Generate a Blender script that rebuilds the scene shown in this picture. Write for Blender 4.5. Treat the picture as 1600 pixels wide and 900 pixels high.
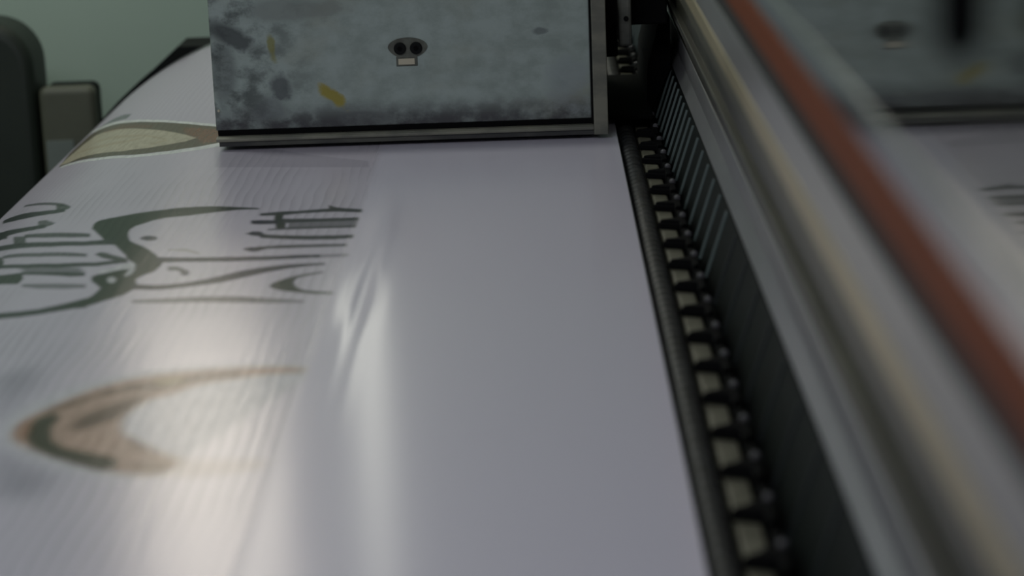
import bpy, bmesh, math, random
import numpy as np
from mathutils import Vector, Matrix

random.seed(4)
for o in list(bpy.data.objects):
    bpy.data.objects.remove(o, do_unlink=True)
SC = bpy.context.scene
COL = SC.collection

# ------------------------------------------------------------------ camera, exposure
# x runs across the printer, y along it, z up; the print bed is z = 0, the floor z = -0.9
def unit(v):
    return Vector(v).normalized()
FPX = 3500.0
d_y = unit((28, 900, -FPX))
d_x = unit((1, .033, (28 + 900 * .033) / FPX))
d_z = d_x.cross(d_y)
cam_data = bpy.data.cameras.new('camera')
cam = bpy.data.objects.new('camera', cam_data)
COL.objects.link(cam)
rot = Matrix((d_x, d_y, d_z))
cam.matrix_world = Matrix.Translation((0, 0, .45)) @ rot.to_4x4()
cam_data.sensor_fit = 'HORIZONTAL'
cam_data.sensor_width = 36
cam_data.lens = 36 * FPX / 1600
cam_data.clip_start = .02
cam_data.clip_end = 50
cam_data.dof.use_dof = True
cam_data.dof.focus_distance = 2.43
cam_data.dof.aperture_fstop = 5.0
SC.camera = cam
vs = SC.view_settings
vs.view_transform = 'Standard'
vs.look = 'None'
vs.gamma = 1
vs.use_curve_mapping = False
vs.exposure = 0.0

# ------------------------------------------------------------------ light
W = bpy.data.worlds.new('room_ambient')
SC.world = W
W.use_nodes = True
W.node_tree.nodes['Background'].inputs[0].default_value = (.80, .88, 1.0, 1)
W.node_tree.nodes['Background'].inputs[1].default_value = .22

def area(name, loc, target, sx, sy, power, col):
    l = bpy.data.lights.new(name, 'AREA')
    l.shape = 'RECTANGLE'; l.size = sx; l.size_y = sy; l.energy = power; l.color = col
    o = bpy.data.objects.new(name, l); COL.objects.link(o)
    o.location = loc
    o.rotation_euler = (Vector(target) - Vector(loc)).to_track_quat('-Z', 'Y').to_euler()
    return o
area('ceiling_fill', (-.9, .4, 1.62), (-.35, 1.9, 0), 1.6, .5, 13.5, (.90, .93, 1.0))  # unseen area light under the ceiling, added as general light over the bed
area('back_wall_fill', (-1.3, 2.9, 1.70), (-1.2, 3.3, 0), 1.2, .3, 10, (.95, 1.0, .92))  # unseen light added under the ceiling to brighten the back wall
# unseen narrow light high on the back wall, added for the streak on the vinyl
tl = area('streak_light', (-.335, 3.96, .88), (-.335, 0, .88), .05, .9, .50, (1.0, .99, .88))
WIN_STRENGTH = 3.9

# ------------------------------------------------------------------ materials
def mat(name, col, rough=.5, metal=0., spec=.5):
    m = bpy.data.materials.new(name); m.use_nodes = True
    b = m.node_tree.nodes['Principled BSDF']
    b.inputs['Base Color'].default_value = (*col, 1)
    b.inputs['Roughness'].default_value = rough
    b.inputs['Metallic'].default_value = metal
    b.inputs['Specular IOR Level'].default_value = spec
    return m
class NB:
    """small node builder for one material"""
    def __init__(s, m):
        s.t = m.node_tree; s.b = s.t.nodes['Principled BSDF']
    def put(s, sock, v):
        if isinstance(v, bpy.types.NodeSocket): s.t.links.new(v, sock)
        elif isinstance(v, tuple) and len(v) == 3 and sock.type == 'RGBA': sock.default_value = (*v, 1)
        else: sock.default_value = v
    def math(s, op, a, b=None, c=None):
        n = s.t.nodes.new('ShaderNodeMath'); n.operation = op
        s.put(n.inputs[0], a)
        if b is not None: s.put(n.inputs[1], b)
        if c is not None: s.put(n.inputs[2], c)
        return n.outputs[0]
    def mix(s, f, a, b):
        n = s.t.nodes.new('ShaderNodeMix'); n.data_type = 'RGBA'
        s.put(n.inputs[0], f); s.put(n.inputs[6], a); s.put(n.inputs[7], b)
        return n.outputs[2]
    def mixf(s, f, a, b):
        n = s.t.nodes.new('ShaderNodeMix'); n.data_type = 'FLOAT'
        s.put(n.inputs[0], f); s.put(n.inputs[2], a); s.put(n.inputs[3], b)
        return n.outputs[0]
    def smooth(s, v, lo, hi, a=0., b=1.):
        n = s.t.nodes.new('ShaderNodeMapRange'); n.interpolation_type = 'SMOOTHSTEP'
        s.put(n.inputs[0], v); n.inputs[1].default_value = lo; n.inputs[2].default_value = hi
        n.inputs[3].default_value = a; n.inputs[4].default_value = b
        return n.outputs[0]
    def coord(s, kind='Object'):
        return s.t.nodes.new('ShaderNodeTexCoord').outputs[kind]
    def scale(s, vec, sc):
        n = s.t.nodes.new('ShaderNodeVectorMath'); n.operation = 'MULTIPLY'
        s.put(n.inputs[0], vec); n.inputs[1].default_value = sc
        return n.outputs[0]
    def noise(s, vec, scale=1., detail=3., rough=.55):
        n = s.t.nodes.new('ShaderNodeTexNoise')
        s.put(n.inputs['Vector'], vec); n.inputs['Scale'].default_value = scale
        n.inputs['Detail'].default_value = detail; n.inputs['Roughness'].default_value = rough
        return n.outputs[0]
    def sep(s, vec):
        n = s.t.nodes.new('ShaderNodeSeparateXYZ'); s.put(n.inputs[0], vec); return n.outputs
    def bump(s, h, strength, dist):
        n = s.t.nodes.new('ShaderNodeBump'); s.put(n.inputs['Height'], h)
        n.inputs['Strength'].default_value = strength; n.inputs['Distance'].default_value = dist
        s.t.links.new(n.outputs[0], s.b.inputs['Normal'])
    def color(s, v): s.put(s.b.inputs['Base Color'], v)
    def rough(s, v): s.put(s.b.inputs['Roughness'], v)

def mottled(name, c1, c2, rough=.5, metal=0., sc=(30, 30, 30), lo=.35, hi=.65, r2=None, bump=0):
    m = mat(name, c1, rough, metal); k = NB(m)
    n = k.noise(k.scale(k.coord(), sc), 1, 4)
    f = k.smooth(n, lo, hi)
    k.color(k.mix(f, c1, c2))
    if r2 is not None: k.rough(k.mixf(f, rough, r2))
    if bump: k.bump(n, bump, .001)
    return m

# ------------------------------------------------------------------ object helpers
def tag(o, label, cat, group=None):
    o['label'] = label; o['category'] = cat
    if group: o['group'] = group
    return o
def thing(name, label, cat, loc, group=None):
    o = bpy.data.objects.new(name, None); o.empty_display_size = .05
    COL.objects.link(o); o.location = loc
    return tag(o, label, cat, group)
def wpos(o):
    p = Vector(o.location)
    while o.parent: o = o.parent; p += o.location
    return p
def obj(name, bm, m, parent=None, smooth=False, bevel=0, seg=2, base=None):
    """bm is given in world coordinates; the object's origin goes to base (default: centre of bounds, on its underside)"""
    bm.normal_update()
    bmesh.ops.recalc_face_normals(bm, faces=bm.faces)
    vs_ = [v.co for v in bm.verts]
    if base is None:
        lo = Vector([min(c[i] for c in vs_) for i in range(3)]); hi = Vector([max(c[i] for c in vs_) for i in range(3)])
        base = Vector(((lo.x + hi.x) / 2, (lo.y + hi.y) / 2, lo.z))
    base = Vector(base)
    for v in bm.verts: v.co -= base
    me = bpy.data.meshes.new(name); bm.to_mesh(me); bm.free()
    for mm in (m if isinstance(m, (list, tuple)) else [m]): me.materials.append(mm)
    o = bpy.data.objects.new(name, me); COL.objects.link(o)
    if parent is not None:
        o.parent = parent; o.location = base - wpos(parent)
    else: o.location = base
    if bevel:
        b = o.modifiers.new('bevel', 'BEVEL'); b.width = bevel; b.segments = seg; b.limit_method = 'ANGLE'; b.angle_limit = .6
    if smooth:
        for p in me.polygons: p.use_smooth = True
    return o
def struct(name, bm, m, **k):
    o = obj(name, bm, m, **k); o['kind'] = 'structure'; return o
def B(): return bmesh.new()
def box(bm, x0, x1, y0, y1, z0, z1):
    r = bmesh.ops.create_cube(bm, size=1)
    for v in r['verts']:
        v.co = Vector((x0 + (v.co.x + .5) * (x1 - x0), y0 + (v.co.y + .5) * (y1 - y0), z0 + (v.co.z + .5) * (z1 - z0)))
    return bm
def prism(bm, poly, a0, a1, axis='y'):
    """poly of (x,z) run along y, or of (x,y) run along z, or of (y,z) run along x"""
    def P(p, a):
        return {'y': (p[0], a, p[1]), 'z': (p[0], p[1], a), 'x': (a, p[0], p[1])}[axis]
    A_ = [bm.verts.new(P(p, a0)) for p in poly]; Z_ = [bm.verts.new(P(p, a1)) for p in poly]
    n = len(poly)
    bm.faces.new(A_); bm.faces.new(Z_[::-1])
    for i in range(n): bm.faces.new((A_[i], Z_[i], Z_[(i + 1) % n], A_[(i + 1) % n]))
    return bm
def tube(bm, pts, radii, n=12, caps=True):
    rings = []
    for i, p in enumerate(pts):
        p = Vector(p); a = Vector(pts[max(i - 1, 0)]); b = Vector(pts[min(i + 1, len(pts) - 1)])
        t = (b - a).normalized(); u = t.orthogonal().normalized() if abs(t.z) > .9 else t.cross(Vector((0, 0, 1))).normalized()
        w = t.cross(u); r = radii[i] if isinstance(radii, (list, tuple)) else radii
        rings.append([bm.verts.new(p + (u * math.cos(2 * math.pi * k / n) + w * math.sin(2 * math.pi * k / n)) * r) for k in range(n)])
    for i in range(len(rings) - 1):
        for k in range(n): bm.faces.new((rings[i][k], rings[i][(k + 1) % n], rings[i + 1][(k + 1) % n], rings[i + 1][k]))
    if caps: bm.faces.new(rings[0]); bm.faces.new(rings[-1][::-1])
    return bm
def rrect(x0, x1, z0, z1, r, n=6, corners='all'):
    """rounded rectangle outline; corners 'all' or 'top'"""
    out = []
    for cx, cz, a0, top in ((x1 - r, z1 - r, 0, 1), (x0 + r, z1 - r, 90, 1), (x0 + r, z0 + r, 180, 0), (x1 - r, z0 + r, 270, 0)):
        if corners == 'top' and not top:
            out.append((x0 if a0 == 180 else x1, z0)); continue
        for k in range(n + 1):
            a = math.radians(a0 + 90 * k / n); out.append((cx + r * math.cos(a), cz + r * math.sin(a)))
    return out

# ------------------------------------------------------------------ shared dimensions (metres)
FLOOR = -.9
WALL_Y = 4.0
XR, X0, R = .0795, -.352, .452           # vinyl's right edge, start and radius of the curved front apron
CAR_Y = 2.40                              # front of the carriage
def apron(s, off=0.):
    """point (x, z) of the bed profile at arc length s from the vinyl's right edge"""
    L = XR - X0
    if s <= L: return XR - s, off
    th = (s - L) / R
    if th <= math.pi / 2: return X0 - (R + off) * math.sin(th), -R + (R + off) * math.cos(th)
    return X0 - R - off, -R - (s - L - R * math.pi / 2)

# ------------------------------------------------------------------ room
m_wall = mottled('wall_paint', (.52, .64, .55), (.49, .61, .52), .85, sc=(2, 2, 2))
m_wall2 = mat('side_wall_paint', (.45, .52, .48), .9)
m_ceil = mat('ceiling_paint', (.6, .62, .6), .9)
m_floor = mottled('floor_tile', (.22, .22, .21), (.17, .17, .16), .5, sc=(3, 3, 3))
struct('floor', box(B(), -2.6, 2.1, -1.6, WALL_Y + .1, FLOOR - .1, FLOOR), m_floor)
struct('ceiling', box(B(), -2.6, 2.1, -1.6, WALL_Y + .1, 1.75, 1.85), m_ceil)
struct('wall_left', box(B(), -2.6, -2.5, -1.6, WALL_Y, FLOOR, 1.75), m_wall2)
struct('wall_right', box(B(), 2.0, 2.1, -1.6, WALL_Y, FLOOR, 1.75), m_wall2)
# back wall with its opening for the window
WX0, WX1, WZ0, WZ1 = -.77, -.485, .66, 1.62
bm = B()
box(bm, -2.6, WX0, WALL_Y, WALL_Y + .1, FLOOR, 1.75); box(bm, WX1, 2.1, WALL_Y, WALL_Y + .1, FLOOR, 1.75)
box(bm, WX0, WX1, WALL_Y, WALL_Y + .1, FLOOR, WZ0); box(bm, WX0, WX1, WALL_Y, WALL_Y + .1, WZ1, 1.75)
struct('wall_back', bm, m_wall)
m_frame = mat('window_frame_paint', (.6, .6, .58), .5)
m_pane = mat('bright_daylight_pane', (.9, .9, .88), .3)
b_ = m_pane.node_tree.nodes['Principled BSDF']
b_.inputs['Emission Color'].default_value = (1, .90, .76, 1); b_.inputs['Emission Strength'].default_value = WIN_STRENGTH
win = struct('window_1', box(B(), WX0, WX1, WALL_Y + .04, WALL_Y + .06, WZ0, WZ1), m_pane)
bm = B(); t = .025
box(bm, WX0, WX0 + t, WALL_Y - .01, WALL_Y + .04, WZ0, WZ1); box(bm, WX1 - t, WX1, WALL_Y - .01, WALL_Y + .04, WZ0, WZ1)
box(bm, WX0 + t, WX1 - t, WALL_Y - .01, WALL_Y + .04, WZ0, WZ0 + t); box(bm, WX0 + t, WX1 - t, WALL_Y - .01, WALL_Y + .04, WZ1 - t, WZ1)
obj('window_frame', bm, m_frame, win)

# ------------------------------------------------------------------ printer bed under the vinyl
m_black = mat('black_enamel', (.005, .006, .006), .7, 0, .2)
m_bed = mottled('bed_aluminium', (.25, .26, .27), (.2, .21, .22), .4, .6)
m_body = mat('printer_body_paint', (.08, .085, .09), .5)
Y0, Y1 = -.1, 3.56
bed = thing('printer_bed', 'dark flat printer bed with curved front apron under the white vinyl', 'printer', (-.2, 1.7, FLOOR))
pts = [(.0805, -.0008)] + [apron(s, -.0008) for s in np.linspace(.05, XR - X0 + R * math.pi / 2, 40)]
pts = [(.0805, -.0008)] + [apron(s, -.0008) for s in [XR - X0] + list(np.linspace(XR - X0 + .02, XR - X0 + R * math.pi / 2, 36))]
pts += [(X0 - R + .0008, -.52), (.0805, -.52)]
obj('curved_apron', prism(B(), pts, Y0, 3.46), m_bed, bed)
obj('channel_tray', box(B(), .0807, .34, Y0, 3.46, -.52, -.025), m_body, bed)
bm = B()
epl = [apron(s, .006) for s in np.linspace(XR - X0 + R * .62, XR - X0 + R * math.pi / 2, 16)]
prism(bm, [(.34, -.03), (-.565, -.034)] + epl + [(X0 - R - .006, -.52), (.34, -.52)], 3.46, Y1)
e = obj('end_plate', bm, m_black, bed); e['label'] = 'black end plate'
for y in (.1, 3.1): obj('pedestal', box(B(), -.62, .25, y, y + .3, FLOOR, -.52), m_body, bed, bevel=.008)

# ------------------------------------------------------------------ vinyl banner with its print
# printed shapes and one painted shade: ink, coverage, softness, outline as (arc length from the right edge, y along the printer) pairs
PRINT = [
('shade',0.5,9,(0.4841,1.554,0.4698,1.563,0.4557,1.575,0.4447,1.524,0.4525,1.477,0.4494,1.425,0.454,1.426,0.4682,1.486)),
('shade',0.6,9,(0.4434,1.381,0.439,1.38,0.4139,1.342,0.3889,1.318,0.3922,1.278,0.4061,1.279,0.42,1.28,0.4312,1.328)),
('halo',0.75,4,(0.4477,1.408,0.4492,1.443,0.4409,1.474,0.4302,1.492,0.4193,1.511,0.4079,1.522,0.3962,1.534,0.3845,1.545,0.3667,1.55,0.3488,1.554,0.3303,1.555,0.3118,1.555,0.2933,1.556,0.2744,1.553,0.2556,1.55,0.2524,1.517,0.2614,1.492,0.27,1.467,0.2784,1.443,0.2866,1.419,0.2945,1.397,0.3022,1.375,0.3096,1.353,0.3169,1.332,0.3239,1.312,0.3467,1.306,0.3666,1.317,0.3868,1.328,0.402,1.343,0.4176,1.358,0.4375,1.382)),
('tan',0.98,3,(0.4379,1.406,0.4384,1.43,0.4343,1.445,0.4253,1.464,0.4144,1.486,0.4005,1.507,0.3811,1.526,0.3643,1.535,0.3468,1.541,0.3245,1.546,0.3084,1.547,0.2923,1.548,0.2689,1.545,0.2556,1.54,0.2546,1.53,0.2763,1.528,0.2983,1.521,0.3199,1.512,0.3321,1.503,0.3373,1.493,0.3427,1.484,0.3548,1.477,0.3616,1.464,0.366,1.452,0.3679,1.438,0.3668,1.419,0.361,1.398,0.3509,1.384,0.3366,1.366,0.3256,1.353,0.3141,1.339,0.3205,1.32,0.3322,1.314,0.3491,1.319,0.3672,1.331,0.3865,1.346,0.4064,1.363,0.4219,1.378,0.4307,1.389)),
('cream',0.4,4,(0.3289,1.356,0.3087,1.344,0.2936,1.342,0.2786,1.341,0.2636,1.339,0.258,1.326,0.2724,1.313,0.2879,1.31,0.3033,1.307,0.3239,1.312,0.3396,1.322,0.3347,1.341)),
('brown',0.86,3,(0.4283,1.447,0.4125,1.477,0.4016,1.489,0.3904,1.502,0.3762,1.511,0.3619,1.52,0.336,1.53,0.3182,1.534,0.3003,1.537,0.2991,1.527,0.3143,1.522,0.3295,1.517,0.3482,1.497,0.3622,1.497,0.3761,1.497,0.3961,1.484,0.4134,1.46,0.4216,1.446)),
('brown',0.92,4,(0.4026,1.423,0.3988,1.441,0.3837,1.465,0.3671,1.484,0.3578,1.495,0.3611,1.474,0.3665,1.455,0.3737,1.434,0.3873,1.415,0.3952,1.407)),
('olive',1,2,(0.4269,1.397,0.4304,1.424,0.4273,1.442,0.4179,1.451,0.4122,1.441,0.4134,1.417,0.4074,1.392,0.3984,1.377,0.3858,1.368,0.3719,1.36,0.3571,1.351,0.3537,1.327,0.3668,1.328,0.3832,1.342,0.403,1.359,0.4177,1.377)),
('brown',0.8,3,(0.3624,1.394,0.3555,1.391,0.339,1.367,0.3306,1.353,0.3391,1.356,0.3525,1.374)),
('rust',0.57,3,(0.4357,1.406,0.4369,1.427,0.4321,1.444,0.4274,1.419,0.4249,1.391,0.4286,1.389)),
('brown',0.63,3,(0.3487,1.34,0.3285,1.341,0.3171,1.332,0.3253,1.321,0.3441,1.325)),
('yellow',0.5,3,(0.3648,1.524,0.343,1.531,0.3378,1.511,0.3552,1.507)),
('wood',0.95,1,(0.7152,2.997,0.695,2.961,0.6803,2.944,0.6427,2.865,0.6103,2.798,0.568,2.712,0.5219,2.633,0.4826,2.579,0.4512,2.543,0.4407,2.503,0.4333,2.446,0.4414,2.433,0.4672,2.424,0.4961,2.425,0.5325,2.445,0.5899,2.523,0.6306,2.596,0.6697,2.666,0.6955,2.718,0.7216,2.89)),
('creamtop',0.95,1,(0.7047,2.753,0.6981,2.8,0.6882,2.844,0.6728,2.866,0.6426,2.81,0.6091,2.746,0.5546,2.637,0.5095,2.556,0.4887,2.519,0.4712,2.486,0.4815,2.472,0.4996,2.47,0.5269,2.478,0.564,2.513,0.6119,2.589,0.6462,2.645,0.6726,2.678)),
('rust',0.52,2,(0.5011,2.576,0.4489,2.526,0.4384,2.448,0.46,2.448,0.4704,2.485,0.4901,2.528)),
('rust',0.46,2,(0.6591,2.85,0.6156,2.779,0.549,2.651,0.5459,2.634,0.6027,2.736,0.6447,2.806)),
('cream2',0.5,1,(0.6493,2.762,0.5939,2.669,0.5455,2.585,0.5084,2.511,0.5284,2.509,0.5259,2.494,0.5066,2.5,0.5427,2.569,0.5892,2.644,0.6441,2.739)),
('cream2',0.5,1,(0.6805,2.77,0.6176,2.657,0.5718,2.597,0.5532,2.583,0.5508,2.57,0.5679,2.576,0.612,2.631,0.6732,2.74)),
('white',1,0,(0.7533,3.147,0.7106,3.025,0.6781,2.957,0.6456,2.888,0.6065,2.802,0.5588,2.708,0.514,2.633,0.4799,2.587,0.4493,2.556,0.4471,2.54,0.4774,2.569,0.5111,2.615,0.555,2.686,0.6011,2.774,0.6379,2.851,0.667,2.908,0.6952,2.962,0.7321,3.064)),
('white',1,0,(0.6881,2.701,0.647,2.621,0.602,2.542,0.5465,2.461,0.5196,2.435,0.4883,2.422,0.4604,2.426,0.4351,2.445,0.4321,2.422,0.4574,2.405,0.4852,2.402,0.5164,2.417,0.543,2.442,0.5972,2.519,0.6411,2.596,0.681,2.673)),
('teal',0.8,1,(0.7001,2.991,0.6882,2.992,0.6656,2.972,0.6418,2.932,0.6215,2.883,0.6225,2.85,0.6473,2.896,0.6772,2.954)),
('green',1,1,(0.5082,2.054,0.5102,2.072,0.51,2.084,0.5066,2.089,0.4961,2.09,0.4863,2.091,0.4742,2.094,0.4621,2.096,0.4471,2.099,0.4356,2.104,0.4204,2.106,0.4082,2.107,0.3925,2.105,0.3763,2.099,0.3538,2.091,0.3531,2.085,0.3715,2.086,0.3862,2.081,0.4035,2.074,0.4178,2.067,0.4381,2.061,0.4489,2.053,0.4561,2.042,0.4626,2.034,0.4653,2.022,0.4648,2.008,0.4613,1.989,0.4566,1.971,0.4497,1.959,0.4419,1.947,0.4323,1.93,0.4232,1.91,0.4174,1.895,0.4126,1.882,0.4128,1.866,0.4149,1.848,0.4195,1.84,0.4247,1.832,0.4272,1.821,0.4223,1.799,0.4246,1.784,0.4266,1.772,0.4328,1.762,0.4394,1.755,0.4455,1.746,0.4541,1.737,0.4587,1.761,0.4536,1.775,0.4522,1.788,0.4515,1.798,0.4581,1.813,0.4645,1.826,0.4677,1.843,0.4639,1.849,0.4571,1.851,0.4527,1.858,0.4453,1.862,0.4405,1.873,0.4397,1.884,0.4475,1.9,0.4513,1.915,0.4573,1.93,0.4661,1.953,0.4724,1.969,0.4832,1.985,0.4899,2.005,0.4976,2.026)),
('halo',0.95,1,(0.4672,1.861,0.455,1.87,0.4458,1.881,0.4401,1.886,0.4355,1.876,0.4326,1.853,0.4338,1.837,0.438,1.834,0.4386,1.849,0.4384,1.861,0.4449,1.86,0.4548,1.854,0.4628,1.852)),
('halo',0.9,1,(0.4433,1.824,0.4428,1.819,0.4432,1.815,0.4444,1.813,0.4462,1.814,0.4482,1.816,0.45,1.821,0.4513,1.826,0.4519,1.831,0.4515,1.835,0.4503,1.836,0.4485,1.836,0.4465,1.833,0.4446,1.829)),
('green',1,1,(0.4336,1.84,0.4294,1.843,0.4228,1.834,0.4265,1.823,0.4204,1.794,0.4251,1.778,0.4332,1.779,0.4406,1.806,0.4387,1.825,0.4354,1.831)),
('greygreen',0.98,1,(0.5373,1.77,0.5107,1.755,0.4936,1.75,0.4785,1.754,0.4664,1.76,0.4573,1.767,0.4512,1.735,0.4616,1.735,0.4738,1.732,0.4893,1.73,0.5057,1.733,0.5314,1.746)),
('green',0.69,1,(0.4749,1.75,0.4659,1.757,0.4577,1.769,0.4516,1.738,0.4621,1.738,0.472,1.735)),
('greygreen',0.86,1,(0.6715,2.435,0.6349,2.364,0.599,2.295,0.5795,2.257,0.5646,2.221,0.5618,2.209,0.574,2.233,0.5937,2.272,0.6286,2.339,0.6656,2.413)),
('green',0.86,1,(0.5917,2.273,0.5773,2.247,0.5632,2.215,0.5624,2.205,0.5693,2.205,0.5795,2.219)),
('greygreen',0.98,1,(0.5692,2.217,0.5855,2.236,0.6115,2.275,0.6418,2.328,0.6716,2.378,0.6968,2.42,0.6822,2.369,0.655,2.316,0.6273,2.271,0.6024,2.237,0.5793,2.208,0.5642,2.194)),
('green',0.8,1,(0.5953,2.2,0.5831,2.185,0.563,2.141,0.5663,2.135,0.5756,2.14,0.5864,2.162)),
('greygreen',0.98,1,(0.576,2.154,0.5977,2.18,0.6198,2.211,0.6433,2.249,0.6573,2.266,0.6726,2.279,0.648,2.192,0.6362,2.188,0.629,2.195,0.6104,2.174,0.5904,2.15,0.5709,2.131)),
('greygreen',0.92,1,(0.6786,2.312,0.6392,2.234,0.6222,2.169,0.6534,2.223)),
('greygreen',0.92,1,(0.5969,2.142,0.5652,2.1,0.5301,2.058,0.5053,2.031,0.5017,2.013,0.525,2.033,0.5588,2.072,0.5911,2.118)),
('green',0.86,1,(0.6138,2.162,0.5916,2.126,0.5762,2.065,0.5946,2.088)),
('greygreen',0.98,1,(0.6368,2.157,0.6122,2.125,0.5812,2.083,0.5445,2.036,0.5057,1.999,0.4731,1.985,0.4687,1.961,0.5015,1.978,0.5388,2.01,0.5734,2.05,0.6023,2.086,0.6259,2.117)),
('greygreen',0.86,1,(0.5988,2.056,0.5846,2.042,0.5484,1.997,0.5096,1.959,0.4905,1.94,0.4876,1.926,0.5057,1.94,0.5435,1.976,0.5789,2.019,0.5941,2.037)),
('green',0.92,1,(0.6145,2.079,0.5964,2.046,0.5848,2.008,0.5831,1.991,0.5927,1.996)),
('green',0.92,1,(0.4819,1.932,0.4785,1.938,0.4716,1.932,0.4636,1.92,0.4491,1.903,0.4462,1.893,0.4569,1.896,0.4712,1.912)),
('greygreen',0.98,1,(0.5979,2.016,0.5515,1.957,0.5133,1.92,0.4741,1.897,0.4463,1.899,0.4438,1.885,0.471,1.881,0.5093,1.901,0.5466,1.936,0.5918,1.992)),
('greygreen',0.71,2,(0.556,1.95,0.5284,1.921,0.5037,1.902,0.4859,1.885,0.4772,1.864,0.4903,1.865,0.5143,1.884,0.5409,1.911)),
('green',0.98,1,(0.5818,1.953,0.5647,1.935,0.5465,1.92,0.5376,1.889,0.5384,1.87,0.5693,1.904)),
('greygreen',1,1,(0.549,1.925,0.5194,1.894,0.4919,1.872,0.4772,1.863,0.4743,1.849,0.4882,1.854,0.5165,1.881,0.5458,1.911)),
('greygreen',0.69,1,(0.534,1.866,0.5154,1.85,0.4889,1.831,0.4675,1.817,0.4648,1.803,0.4848,1.81,0.5109,1.829,0.5309,1.853)),
('navy',0.92,1,(0.4321,1.975,0.4322,1.971,0.4339,1.967,0.4369,1.966,0.4407,1.967,0.4444,1.97,0.4474,1.974,0.4491,1.979,0.449,1.983,0.4472,1.987,0.4441,1.988,0.4403,1.987,0.4366,1.984,0.4336,1.98)),
('oliveink',0.5,1,(0.4164,1.931,0.4005,1.931,0.3854,1.913,0.3842,1.905,0.3989,1.92,0.4155,1.925)),
('greygreen',0.86,1,(0.4058,1.864,0.3984,1.865,0.3902,1.855,0.3878,1.839,0.3959,1.849,0.4037,1.85)),
('navy',0.86,1,(0.3835,1.839,0.3832,1.835,0.3837,1.831,0.3849,1.829,0.3866,1.829,0.3885,1.831,0.3902,1.835,0.3913,1.84,0.3917,1.845,0.3912,1.849,0.39,1.851,0.3882,1.851,0.3863,1.849,0.3846,1.844)),
('navy',0.98,1,(0.4206,1.901,0.401,1.897,0.3811,1.895,0.3613,1.893,0.3416,1.892,0.322,1.891,0.2942,1.892,0.2773,1.891,0.2763,1.88,0.2928,1.879,0.3202,1.876,0.3396,1.876,0.3591,1.876,0.3787,1.878,0.3984,1.88,0.4172,1.88)),
('navy',0.57,1,(0.2829,1.891,0.2662,1.891,0.2511,1.89,0.2503,1.88,0.2652,1.879,0.2818,1.879)),
('navy',1,1,(0.4274,1.807,0.4077,1.801,0.3971,1.801,0.3817,1.805,0.367,1.815,0.355,1.825,0.3406,1.84,0.328,1.848,0.3176,1.853,0.3018,1.858,0.2854,1.859,0.27,1.859,0.2694,1.852,0.2844,1.849,0.3002,1.843,0.3153,1.833,0.3252,1.824,0.3373,1.814,0.3518,1.801,0.3643,1.796,0.3793,1.79,0.3946,1.785,0.405,1.784,0.4241,1.788)),
('greygreen',0.8,1,(0.4175,1.753,0.395,1.755,0.3693,1.757,0.3483,1.756,0.3271,1.753,0.3109,1.747,0.2893,1.739,0.2758,1.733,0.2752,1.727,0.2882,1.728,0.3088,1.729,0.3245,1.732,0.3456,1.736,0.3666,1.739,0.3925,1.74,0.4159,1.744)),
('navy',0.57,1,(0.3689,1.754,0.3375,1.753,0.3106,1.745,0.3095,1.736,0.3359,1.741,0.3676,1.745)),
('green',1,1,(0.3098,1.784,0.3082,1.793,0.3039,1.802,0.2968,1.811,0.2895,1.818,0.282,1.823,0.269,1.829,0.2685,1.824,0.2802,1.816,0.2882,1.81,0.2904,1.8,0.2898,1.79,0.2865,1.778,0.2792,1.767,0.2655,1.761,0.2548,1.758,0.2543,1.751,0.27,1.753,0.2864,1.761,0.2975,1.767,0.3051,1.775)),
('greygreen',0.98,1,(0.3504,2.067,0.3302,2.072,0.3121,2.073,0.2942,2.077,0.2762,2.08,0.253,2.07,0.2519,2.055,0.2747,2.062,0.2929,2.062,0.3108,2.06,0.3285,2.055,0.349,2.055)),
('greygreen',0.92,1,(0.2878,2.094,0.2775,2.081,0.2707,2.071,0.2843,2.068)),
('green',1,1,(0.3352,2.062,0.3269,2.063,0.3254,2.038,0.3204,2.019,0.3187,1.997,0.3275,1.997,0.3306,2.02,0.3337,2.037)),
('navy',1,1,(0.3552,2.037,0.3445,2.037,0.3298,2.034,0.3281,2.019,0.3423,2.018,0.3533,2.021)),
('greygreen',0.98,1,(0.328,2.04,0.3087,2.038,0.2846,2.036,0.254,2.035,0.2531,2.022,0.2833,2.022,0.3071,2.022,0.3259,2.021)),
('greygreen',0.69,1,(0.3197,2.029,0.2977,2.028,0.2758,2.026,0.2538,2.025,0.2537,1.991,0.2745,1.993,0.2954,1.995,0.3163,1.997)),
('greygreen',0.8,1,(0.3354,1.999,0.3169,2.003,0.2875,2.003,0.2545,2.002,0.2539,1.994,0.2866,1.993,0.3158,1.992,0.3345,1.992)),
('navy',1,1,(0.3538,1.982,0.3479,1.991,0.34,1.989,0.3333,1.971,0.3376,1.968,0.3476,1.974)),
('greygreen',1,1,(0.3399,1.978,0.3194,1.971,0.2957,1.966,0.2724,1.964,0.2533,1.963,0.2523,1.95,0.271,1.947,0.2941,1.949,0.3176,1.955,0.3382,1.963)),
('navy',0.98,1,(0.3478,1.924,0.3421,1.928,0.3363,1.927,0.3285,1.924,0.3277,1.917,0.3343,1.91,0.3398,1.91,0.3469,1.917)),
('greygreen',0.92,1,(0.3365,1.929,0.3152,1.932,0.2924,1.931,0.2746,1.93,0.2569,1.928,0.2561,1.918,0.2736,1.918,0.2911,1.918,0.3138,1.919,0.3352,1.918)),
('shade',0.25,1,(0.4421,2.422,0.4106,2.41,0.3795,2.399,0.3524,2.374,0.3259,2.35,0.2951,2.328,0.2648,2.307,0.261,2.273,0.2842,2.277,0.3075,2.281,0.331,2.285,0.3544,2.289,0.378,2.293,0.4017,2.297,0.4254,2.301)),  # carriage's dark reflection and shade, painted into the sheet as a faint wedge
]
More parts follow.
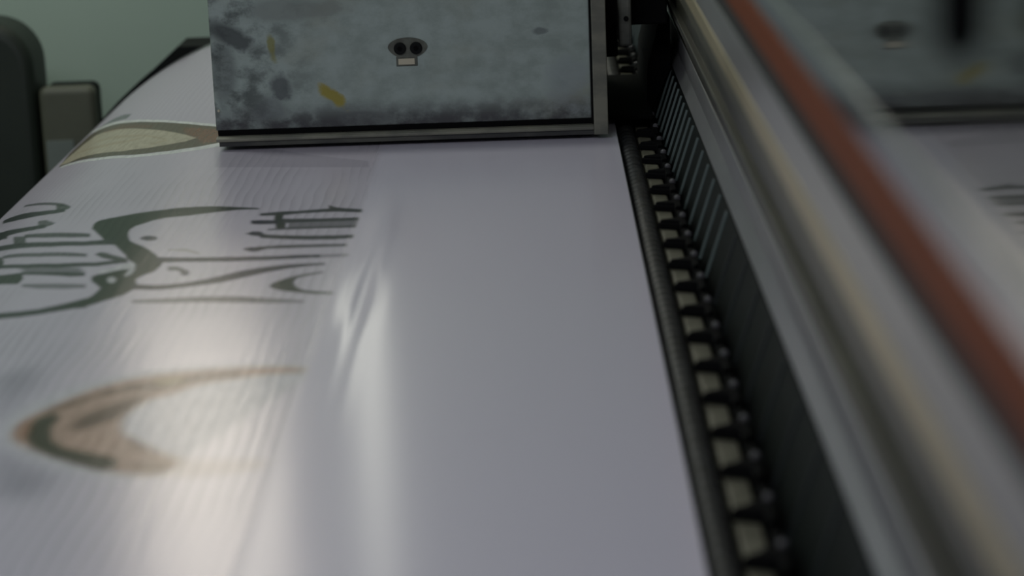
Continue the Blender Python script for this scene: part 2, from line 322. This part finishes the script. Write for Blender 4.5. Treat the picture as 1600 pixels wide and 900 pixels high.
INKC = {'shade': (.20, .20, .25), 'halo': (.66, .66, .68), 'tan': (.54, .37, .28), 'cream': (.58, .45, .31), 'brown': (.10, .058, .034),
        'olive': (.04, .036, .018), 'rust': (.30, .12, .055), 'yellow': (.50, .40, .17), 'wood': (.115, .085, .04), 'cream2': (.46, .38, .25),
        'white': (.85, .86, .84), 'teal': (.10, .125, .115), 'green': (.016, .029, .015), 'navy': (.010, .014, .028),
        'greygreen': (.03, .038, .036), 'oliveink': (.26, .25, .14)}
INKC['creamtop'] = (.60, .54, .40)
gs = np.concatenate([np.linspace(0, .19, 10)[:-1], np.arange(.19, .758, .0012), np.linspace(.76, 1.28, 30)])
gy = np.concatenate([np.linspace(-.08, 1.22, 14)[:-1], np.arange(1.22, 3.16, .0022), np.linspace(3.17, 3.40, 6)])
NS, NY = len(gs), len(gy)
col = np.zeros((NY, NS, 3)); al = np.zeros((NY, NS))
def inside(poly, S, Y):
    r = np.zeros(S.shape, bool)
    n = len(poly)
    for i in range(n):
        s0, y0 = poly[i]; s1, y1 = poly[(i + 1) % n]
        if y0 == y1: continue
        c = ((y0 > Y) != (y1 > Y)) & (S < (s1 - s0) * (Y - y0) / (y1 - y0) + s0)
        r ^= c
    return r
def blur(a):
    p = np.pad(a, 1, mode='edge')
    a = (p[:-2, 1:-1] + 2 * p[1:-1, 1:-1] + p[2:, 1:-1]) / 4
    p = np.pad(a, 1, mode='edge')
    return (p[1:-1, :-2] + 2 * p[1:-1, 1:-1] + p[1:-1, 2:]) / 4
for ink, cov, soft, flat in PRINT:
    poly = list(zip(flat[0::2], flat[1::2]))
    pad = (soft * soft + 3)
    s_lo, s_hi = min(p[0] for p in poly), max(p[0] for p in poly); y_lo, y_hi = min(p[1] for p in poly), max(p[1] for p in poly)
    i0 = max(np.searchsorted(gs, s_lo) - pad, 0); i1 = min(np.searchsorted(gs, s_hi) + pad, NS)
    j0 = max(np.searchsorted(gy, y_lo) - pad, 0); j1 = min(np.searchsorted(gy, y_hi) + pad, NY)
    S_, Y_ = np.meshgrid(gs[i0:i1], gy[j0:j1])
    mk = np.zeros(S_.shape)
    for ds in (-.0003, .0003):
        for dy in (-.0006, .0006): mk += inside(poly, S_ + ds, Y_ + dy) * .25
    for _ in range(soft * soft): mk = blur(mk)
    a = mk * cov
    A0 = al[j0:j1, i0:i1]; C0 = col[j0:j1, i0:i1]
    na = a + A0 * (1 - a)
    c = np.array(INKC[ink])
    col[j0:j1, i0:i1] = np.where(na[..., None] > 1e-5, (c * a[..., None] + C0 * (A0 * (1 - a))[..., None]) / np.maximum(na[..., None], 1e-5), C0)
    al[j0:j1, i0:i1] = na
# the print ends where the last pass of the heads ended
fade = np.clip((gs - .249) / .006, 0, 1)[None, :]
al *= fade
ridge = 0.00022 * np.exp(-((gs - .236) / .0055) ** 2) + 0.00020 * np.exp(-((gs - .222) / .0055) ** 2)
pucker = np.exp(-((gs[None, :] - .230) / .0125) ** 2) * (.0014 * np.exp(-((gy - 2.02) / .10) ** 2) - .0010 * np.exp(-((gy - 1.74) / .11) ** 2))[:, None]
prof = np.array([apron(s, .0004) for s in gs])
V = np.zeros((NY, NS, 3)); V[..., 0] = prof[None, :, 0]; V[..., 1] = gy[:, None]; V[..., 2] = prof[None, :, 1]
V[..., 2] += pucker
V[..., 2] += ridge[None, :] * (np.clip((gy - 1.35) / .35, 0, 1) * np.clip((2.15 - gy) / .25, 0, 1))[:, None]
me = bpy.data.meshes.new('vinyl_banner')
idx = np.arange(NS * NY).reshape(NY, NS)
q = np.stack([idx[:-1, :-1], idx[1:, :-1], idx[1:, 1:], idx[:-1, 1:]], -1).reshape(-1, 4)
nf = len(q)
me.vertices.add(NS * NY); me.vertices.foreach_set('co', V.ravel().astype(np.float32))
me.loops.add(nf * 4); me.loops.foreach_set('vertex_index', q.ravel().astype(np.int32))
me.polygons.add(nf); me.polygons.foreach_set('loop_start', (np.arange(nf) * 4).astype(np.int32))
me.polygons.foreach_set('use_smooth', np.ones(nf, bool))
me.update(calc_edges=True)
at = me.attributes.new('ink', 'FLOAT_COLOR', 'POINT')
at.data.foreach_set('color', np.concatenate([col, al[..., None]], -1).ravel().astype(np.float32))
sy = me.attributes.new('along', 'FLOAT_VECTOR', 'POINT')
SY = np.zeros((NY, NS, 3)); SY[..., 0] = gs[None, :]; SY[..., 1] = gy[:, None]
sy.data.foreach_set('vector', SY.ravel().astype(np.float32))
me.validate()
m_vinyl = mat('printed_vinyl', (.6, .6, .65), .4)
k = NB(m_vinyl)
ai = k.t.nodes.new('ShaderNodeAttribute'); ai.attribute_name = 'ink'
av = k.t.nodes.new('ShaderNodeAttribute'); av.attribute_name = 'along'
sx = k.sep(av.outputs['Vector'])
printed = k.smooth(sx[0], .247, .262)
wob = k.noise(k.scale(av.outputs['Vector'], (12, 6, 1)), 1, 2)
saw = k.math('FRACT', k.math('ADD', k.math('MULTIPLY', sx[0], 105.), k.math('MULTIPLY', wob, 1.6)))
# print banding: every pass of the heads lays its ink a little denser towards one side
amt = k.math('MULTIPLY', k.smooth(k.noise(k.scale(av.outputs['Vector'], (9, 3.5, 1)), 1, 2), .38, .68, .10, 1.), k.smooth(sx[1], 2.75, 2.35))
band = k.math('MULTIPLY', k.math('POWER', saw, 1.6), amt)
base = k.mix(printed, (.64, .605, .715), k.mix(band, (.615, .565, .66), (.45, .425, .49)))
mot = k.noise(k.scale(av.outputs['Vector'], (150, 40, 1)), 1, 3)
inkc = k.mix(k.math('MULTIPLY', k.smooth(mot, .35, .7), .5), ai.outputs['Color'], k.scale(ai.outputs['Color'], (.6, .62, .62)))
k.color(k.mix(ai.outputs['Alpha'], base, inkc))
fine = k.noise(k.scale(av.outputs['Vector'], (220, 7, 1)), 1, 3)
k.rough(k.math('ADD', k.mixf(printed, .48, .22), k.math('MULTIPLY', k.math('SUBTRACT', saw, .5), k.math('MULTIPLY', printed, .05))))
hgt = k.math('ADD', k.math('MULTIPLY', fine, .5), k.math('MULTIPLY', k.math('MULTIPLY', saw, printed), .55))
k.bump(hgt, .50, .0006)
k.put(k.b.inputs['Coat Weight'], k.mixf(printed, .55, 0.)); k.put(k.b.inputs['Coat Roughness'], .16)
k.put(k.b.inputs['Specular IOR Level'], k.mixf(ai.outputs['Alpha'], .5, .12))
me.materials.append(m_vinyl)
ban = bpy.data.objects.new('vinyl_banner', me); COL.objects.link(ban)
tag(ban, 'glossy white vinyl banner half printed with dark green calligraphy and brown rings', 'banner')

# ------------------------------------------------------------------ print carriage
CX0, CX1 = -.356, .070
m_plate = mat('stained_steel_plate', (.3, .33, .34), .42, .25)
k = NB(m_plate)
co = k.coord(); xyz = k.sep(co)                       # plate object's own coordinates, origin at its lower middle
n1 = k.noise(k.scale(co, (34, 34, 44)), 1, 6, .62); n2 = k.noise(k.scale(co, (9, 9, 16)), 1, 3)
c = k.mix(k.smooth(n1, .35, .7), (.40, .47, .44), (.30, .355, .325))
c = k.mix(k.smooth(n2, .5, .75, 0, .7), c, (.34, .36, .29))
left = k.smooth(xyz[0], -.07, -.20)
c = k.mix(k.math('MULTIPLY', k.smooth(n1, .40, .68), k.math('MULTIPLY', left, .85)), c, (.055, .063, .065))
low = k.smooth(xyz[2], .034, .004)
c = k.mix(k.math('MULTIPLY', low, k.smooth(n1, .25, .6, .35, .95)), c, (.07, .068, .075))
def stain(c, cx, cz, rx, rz, colr, rot=0., amt=.9, wobble=3.2):
    dx = k.math('SUBTRACT', xyz[0], cx); dz = k.math('SUBTRACT', xyz[2], cz)
    ca, sa = math.cos(rot), math.sin(rot)
    u = k.math('DIVIDE', k.math('ADD', k.math('MULTIPLY', dx, ca), k.math('MULTIPLY', dz, sa)), rx)
    v = k.math('DIVIDE', k.math('SUBTRACT', k.math('MULTIPLY', dz, ca), k.math('MULTIPLY', dx, sa)), rz)
    r = k.math('SQRT', k.math('ADD', k.math('MULTIPLY', u, u), k.math('MULTIPLY', v, v)))
    r = k.math('ADD', r, k.math('MULTIPLY', k.math('SUBTRACT', n1, .5), wobble))
    return k.mix(k.smooth(r, 1.3, .55, 0, amt), c, colr)
PC = (CX0 + .054) / 2; PZ = .021
def st(px, pz): return px - PC, pz - PZ
for X_, Z_, rx, rz, cc, ro, am in (
        (-.226, .0545, .020, .0065, (.36, .30, .05), -.75, .95), (-.289, .110, .0045, .013, (.25, .24, .06), .1, .8),
        (-.335, .125, .026, .010, (.06, .068, .07), -.5, .85), (-.343, .085, .012, .03, (.08, .088, .09), 0, .5), (-.281, .066, .011, .013, (.09, .1, .105), .4, .8),
        (-.30, .045, .018, .012, (.12, .13, .14), 0, .5), (-.20, .03, .03, .008, (.11, .115, .12), 0, .55),
        (-.26, .15, .05, .012, (.2, .22, .2), 0, .6), (.0, .118, .008, .004, (.13, .15, .15), 0, .7), (.03, .06, .02, .03, (.30, .34, .36), 0, .5)):
    a_, b2 = st(X_, Z_); c = stain(c, a_, b2, rx, rz, cc, ro, am)
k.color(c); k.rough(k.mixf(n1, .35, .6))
m_flange = mottled('worn_flange_steel', (.24, .235, .185), (.15, .15, .125), .45, .2, sc=(20, 20, 40))
m_cbody = mat('carriage_shell', (.10, .11, .115), .5, .2)
m_void = mat('black_parts_and_gap_shade', (.003, .003, .0035), .8, 0, .12)  # real black parts, and black in place of shade in the gaps
m_cream = mat('cream_plastic', (.55, .50, .38), .6)
m_worn = mottled('worn_bare_patch', (.13, .14, .115), (.09, .09, .075), .55, .2, sc=(80, 80, 80))
CZ = .167
car = thing('print_carriage', 'stained grey steel print carriage box spanning over the white vinyl', 'printer carriage', (PC, CAR_Y + .2, .003))
obj('shell', box(B(), CX0 + .004, CX1 - .004, CAR_Y + .008, CAR_Y + .36, .022, CZ), m_cbody, car, bevel=.003)
bm = box(B(), CX0, .0525, CAR_Y, CAR_Y + .008, PZ, CZ)
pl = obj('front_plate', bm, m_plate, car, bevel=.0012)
pl['label'] = 'stained front plate'
# bottom flange: thin bright lip on top of a darker skirt, and a black strip for the recess shade below the plate
obj('flange', prism(B(), [(CAR_Y - .012, .0135), (CAR_Y - .012, .0105), (CAR_Y + .34, .0105), (CAR_Y + .34, .0155), (CAR_Y - .009, .0155)], CX0 + .001, .0545, 'x'), m_flange, car, bevel=.0006)
m_skirt = mottled('skirt_steel', (.10, .10, .085), (.045, .045, .045), .5, .2, sc=(14, 14, 40))
obj('skirt', box(B(), CX0 + .004, .0545, CAR_Y - .010, CAR_Y + .34, .0052, .0105), m_skirt, car)
obj('recess_shade', box(B(), CX0 + .002, .053, CAR_Y - .001, CAR_Y + .012, .0155, PZ), m_void, car)
obj('side_flange', box(B(), .0545, CX1, CAR_Y - .014, CAR_Y + .02, .0052, CZ), m_flange, car, bevel=.001)
obj('corner_gap', box(B(), .0525, .0545, CAR_Y - .004, CAR_Y + .012, .0155, CZ), m_void, car)
# worn patch with two sockets and a cream slot
def disc(bm, cx, cz, rx, rz, y0, y1, n=28):
    return prism(bm, [(cx + rx * math.cos(2 * math.pi * i / n), cz + rz * math.sin(2 * math.pi * i / n)) for i in range(n)], y0, y1)
HX, HZ = -.1435, .1045
pp = []
for i in range(36):
    a = 2 * math.pi * i / 36
    pp.append((HX + .0215 * math.cos(a) * (1 - .12 * max(0, -math.sin(a))), HZ + .001 + (.0105 if math.sin(a) > 0 else .0125) * math.sin(a)))
obj('worn_patch', prism(B(), pp, CAR_Y - .0006, CAR_Y + .002), m_worn, car)
for x in (-.1519, -.1345):
    s_ = obj('socket_screw', disc(B(), x, .1043, .0066, .0066, CAR_Y - .003, CAR_Y + .001), m_black, car, bevel=.001)
    obj('hex_socket', disc(B(), x, .1043, .003, .003, CAR_Y - .0034, CAR_Y - .0028, 6), m_void, s_)
obj('slot_surround', box(B(), -.1565, -.1335, CAR_Y - .0008, CAR_Y + .001, .085, .0955), m_worn, car, bevel=.0004)
s_ = obj('slot_insert', box(B(), -.1542, -.1365, CAR_Y - .0016, CAR_Y + .001, .0868, .0932), m_cream, car, bevel=.0004)
s_['label'] = 'cream slot insert'
obj('rivet', disc(B(), -.3517, .0433, .0014, .0014, CAR_Y - .002, CAR_Y + .001, 12), m_cream, car)
# bracket to the beam, on the right
m_bar = mottled('bar_metal', (.20, .205, .18), (.13, .135, .12), .5, .3, sc=(30, 30, 60))
obj('bracket', prism(B(), [(CX1 - .001, .072), (.0860, .072), (.0860, .107), (.142, .107), (.142, .155), (.132, CZ), (CX1 - .001, CZ)], CAR_Y + .10, CAR_Y + .40), m_void, car, bevel=.002)
obj('carriage_arm', prism(B(), [(.1195, .003), (.1262, .003), (.1478, .0475), (.1485, .107), (.137, .107), (.1215, .05)], 2.56, 2.79), m_void, car)
bm = box(B(), .0865, .1005, CAR_Y + .06, CAR_Y + .11, .089, CZ)
g_ = obj('guide_bar', bm, m_bar, car, bevel=.003)
obj('screw', disc(B(), .0945, .120, .0028, .0028, CAR_Y + .0575, CAR_Y + .061, 14), m_black, g_)
obj('gap_shade_plate', box(B(), .0725, .1225, CAR_Y + .07, CAR_Y + .36, .0052, .0105), m_void, car, bevel=.001)  # black plate put in for the shade of the gap under the bracket

# ------------------------------------------------------------------ hose and drag chain in the channel beside the vinyl
m_hose = mottled('hose_rubber', (.011, .0112, .012), (.028, .029, .030), .5, 0, sc=(70, 70, 70))
bm = B(); ph, rh = [], []
hy = .95
i = 0
PITCH = .0185
while hy < 3.40:
    for d, r in ((0, .0066), (.2, .0092), (.5, .0102), (.8, .0092)):
        ph.append((.0916 + .0003 * math.sin(hy * 9), hy + d * PITCH, -.0115)); rh.append(r)
    hy += PITCH
tube(bm, ph, rh, 14)
hose = obj('corrugated_hose', bm, m_hose, smooth=True)
tag(hose, 'black corrugated hose lying along the right edge of the vinyl', 'hose')
m_link = mat('chain_plastic', (.003, .003, .0035), .8, 0, .1)
m_beige = mottled('ribbon_cable', (.15, .145, .105), (.10, .097, .068), .55, 0, sc=(60, 60, 60))
m_pin = mat('pin_grey', (.10, .097, .105), .4)
chain = thing('drag_chain', 'black toothed cable drag chain with beige ribbon inside beside the hose', 'cable chain', (.112, 2.15, -.022))
obj('ribbon_cable', box(B(), .1030, .1175, .96, 3.38, -.021, -.007), m_beige, chain, bevel=.002)
LP = .0755
def link_bm():
    bm = B()
    # wedge tooth reaching left over the ribbon, thicker on the right, and the outer side plate
    v = []
    prof_ = [(.1000, -.003), (.1012, -.006), (.1205, -.014), (.1205, .016), (.1150, .013), (.1080, .004)]
    prism(bm, prof_, -.0068, -.0008, 'z')
    prism(bm, [(.1020, -.005), (.1205, -.012), (.1205, .004), (.112, .000)], -.0025, .002, 'z')
    prism(bm, [(.1195, -.030), (.1255, -.026), (.1255, .030), (.1195, .034)], -.018, .002, 'z')
    return bm
link = obj('chain_link', link_bm(), m_link, chain, bevel=.0012, base=(.1125, 0, -.006))
pin = obj('link_pin', tube(B(), [(.1235, .006, .001), (.1235, .006, .004), (.1235, .006, .0055)], [.0032, .003, .0012], 10), m_pin, link, base=(.1235, .006, .001))
link.location.y = 1.00 - 2.15
for i in range(1, 32):
    c_ = link.copy(); COL.objects.link(c_); c_.parent = chain; c_.location.y = 1.00 - 2.15 + LP * i
    p_ = pin.copy(); COL.objects.link(p_); p_.parent = c_

# ------------------------------------------------------------------ beam on the right
BY0, BY1 = .15, 3.40
m_guard = mottled('guard_black', (.003, .0045, .0042), (.006, .0085, .008), .55, 0, sc=(8, 3, 8))
m_rib = mottled('rib_teal_grey', (.085, .11, .105), (.16, .21, .20), .4, 0, sc=(4, 2.2, 4))
m_rail = mottled('rail_steel', (.36, .36, .37), (.29, .29, .29), .28, .55, sc=(10, 3, 10), r2=.4)
m_chan = mottled('channel_olive', (.040, .040, .030), (.075, .075, .052), .40, .3, sc=(12, 5, 30), lo=.45, hi=.75)
m_ledge = mottled('ledge_brass', (.50, .42, .26), (.37, .315, .185), .38, .4, sc=(10, 3, 10))
m_step = mottled('step_olive', (.13, .12, .085), (.085, .085, .06), .45, .4, sc=(10, 3, 10))
m_face = mottled('face_strip_grey', (.50, .495, .47), (.43, .425, .40), .3, .7, sc=(12, 2, 12))
m_seal = mat('seal_rubber', (.010, .009, .009), .7)
beam = thing('printer_beam', 'long metal printer beam with ribbed black guard and steel rail', 'printer beam', (.24, 1.8, -.03))
bm = B()
prism(bm, [(.1283, -.022), (.1505, .0455), (.158, .0455), (.158, -.022)], BY0, BY1)
obj('ribbed_guard', bm, m_guard, beam)
import itertools
ribm = B()
dxz = Vector((.1505 - .1315, 0, .0455 + .012)).normalized(); nrm = Vector((-dxz.z, 0, dxz.x))
def rib_bm(y):
    bm = B()
    a = Vector((.1318, y, -.0115)); b = Vector((.1502, y, .0440))
    w = .0021; hgt_ = .0022
    for e0, e1 in ((a, b),):
        vv = []
        for p in (e0, e1):
            for sy_, up in ((-w, -.0008), (w, -.0008), (w * .5, hgt_), (-w * .5, hgt_)):
                vv.append(bm.verts.new(p + Vector((0, sy_, 0)) + nrm * up))
        for f_ in ((0, 1, 2, 3), (7, 6, 5, 4), (0, 4, 5, 1), (1, 5, 6, 2), (2, 6, 7, 3), (3, 7, 4, 0)): bm.faces.new([vv[i] for i in f_])
    return bm
m_guard.node_tree.nodes['Principled BSDF'].inputs['Specular IOR Level'].default_value = .15
guard = [o for o in beam.children if o.name.startswith('ribbed_guard')][0]
m_ribd = mottled('rib_dark', (.012, .015, .015), (.022, .027, .027), .45, 0, sc=(4, 2.2, 4))
rib = obj('guard_rib', rib_bm(1.02), m_ribd, guard)
y_ = 1.02
rl = Vector(rib.location)
i = 0
while True:
    i += 1; y_ += .088 if y_ < 1.75 else (.066 if y_ < 2.2 else .045)
    d = y_ - 1.02
    if y_ > BY1 - .03: break
    if y_ > 1.75 and rib.data.materials[0] == m_ribd: rib = obj('guard_rib', rib_bm(y_), m_rib, guard); rl = Vector(rib.location) - Vector((0, d, 0)); continue
    r2_ = rib.copy(); COL.objects.link(r2_); r2_.parent = guard; r2_.location = rl + Vector((0, d, 0))
XB = .205
def strip(name, poly, m, parent=None, bevel=.0015, y0=BY0, y1=BY1):
    return obj(name, prism(B(), poly, y0, y1), m, parent or beam, bevel=bevel)
strip('guide_rail', [(.1505, .0470), (.1578, .0625), (.1578, .086), (XB, .086), (XB, .047)], m_rail)
strip('channel', [(.1585, .0865), (.1495, .156), (XB, .156), (XB, .0865)], m_chan, bevel=0)
strip('channel_lip', [(.1490, .112), (.1478, .122), (.1560, .122), (.1570, .112)], m_chan, bevel=.001)
strip('ledge_step', [(.1440, .1565), (.1415, .174), (XB, .174), (XB, .1565)], m_step, bevel=.001)
strip('ledge', [(.1404, .1745), (.1372, .196), (XB, .196), (XB, .1745)], m_ledge)
strip('face_strip', [(.1375, .197), (.1262, .244), (XB, .244), (XB, .197)], m_face)
strip('rubber_seal', [(.1262, .2445), (.1252, .2585), (XB, .2585), (XB, .2445)], m_seal, bevel=0)
obj('beam_body', box(B(), XB, .33, BY0, BY1, -.02, .2585), m_body, beam)
# hinged hood on top of the beam
m_red = mottled('red_trim_paint', (.225, .053, .012), (.19, .045, .010), .6, 0, sc=(8, 2, 8))
m_hood = mottled('hood_glossy_metal', (.30, .31, .28), (.24, .25, .215), .035, .9, sc=(14, 5, 14), r2=.07)
m_red.node_tree.nodes['Principled BSDF'].inputs['Specular IOR Level'].default_value = .15
hood = thing('printer_hood', 'glossy grey hood panel with red lower trim along the beam', 'printer hood', (.2, 1.8, .259))
strip('red_trim', [(.1238, .259), (.1165, .291), (.19, .291), (.19, .259)], m_red, hood, .002).__setitem__('label', 'red trim')
m_edge = mottled('hood_edge_metal', (.41, .40, .43), (.34, .335, .36), .16, .85, sc=(10, 3, 10))
strip('hood_edge', [(.1163, .2915), (.1163, .3075), (.19, .3075), (.19, .2915)], m_edge, hood, .002)
strip('hood_panel', [(.1175, .308), (.1175, .50), (.1225, .505), (.33, .505), (.33, .308)], m_hood, hood, .001)
hd = obj('handle', tube(B(), [(.105, .56, .3615), (.105, .56, .3625), (.105, .56, .368), (.105, .561, .40), (.105, .562, .43), (.105, .562, .44)], [.001, .0042, .0062, .0064, .0062, .003], 16), m_void, hood, smooth=True)
hd['label'] = 'black handle'
obj('handle_mount', box(B(), .1045, .119, .553, .571, .425, .437), m_void, hd, bevel=.002)

# ------------------------------------------------------------------ things by the back wall
m_dark = mottled('cabinet_dark_plastic', (.022, .030, .022), (.018, .025, .018), .5, sc=(6, 6, 6))
cab = thing('equipment_cabinet', 'tall dark rounded equipment cabinet by the green wall', 'cabinet', (-.98, 3.66, FLOOR))
obj('cabinet_body', prism(B(), rrect(-1.13, -.826, FLOOR + .04, -.004, .075, 10, 'top'), 3.6, 3.72), m_dark, cab, bevel=.02, seg=4)
obj('plinth', box(B(), -1.11, -.846, 3.61, 3.71, FLOOR, FLOOR + .04), m_black, cab)
m_olive = mottled('case_olive_plastic', (.125, .13, .095), (.105, .11, .08), .5, sc=(8, 8, 8))
m_lab = mat('label_pale', (.19, .22, .20), .6)
cs = thing('equipment_case', 'olive grey machine case with black edge and pale label beside the cabinet', 'machine', (-.77, 3.66, FLOOR))
obj('case_shell', prism(B(), rrect(-.822, -.7365, FLOOR + .03, -.118, .012, 5, 'top'), 3.62, 3.70), m_black, cs, bevel=.006)
obj('front_cover', prism(B(), rrect(-.8205, -.7275, FLOOR + .05, -.1125, .014, 5, 'all'), 3.600, 3.63), m_olive, cs, bevel=.012, seg=4)
obj('label_plate', box(B(), -.813, -.768, 3.598, 3.602, -.268, -.2), m_lab, cs, bevel=.0006)
obj('foot', box(B(), -.81, -.73, 3.63, 3.69, FLOOR, FLOOR + .03), m_black, cs)
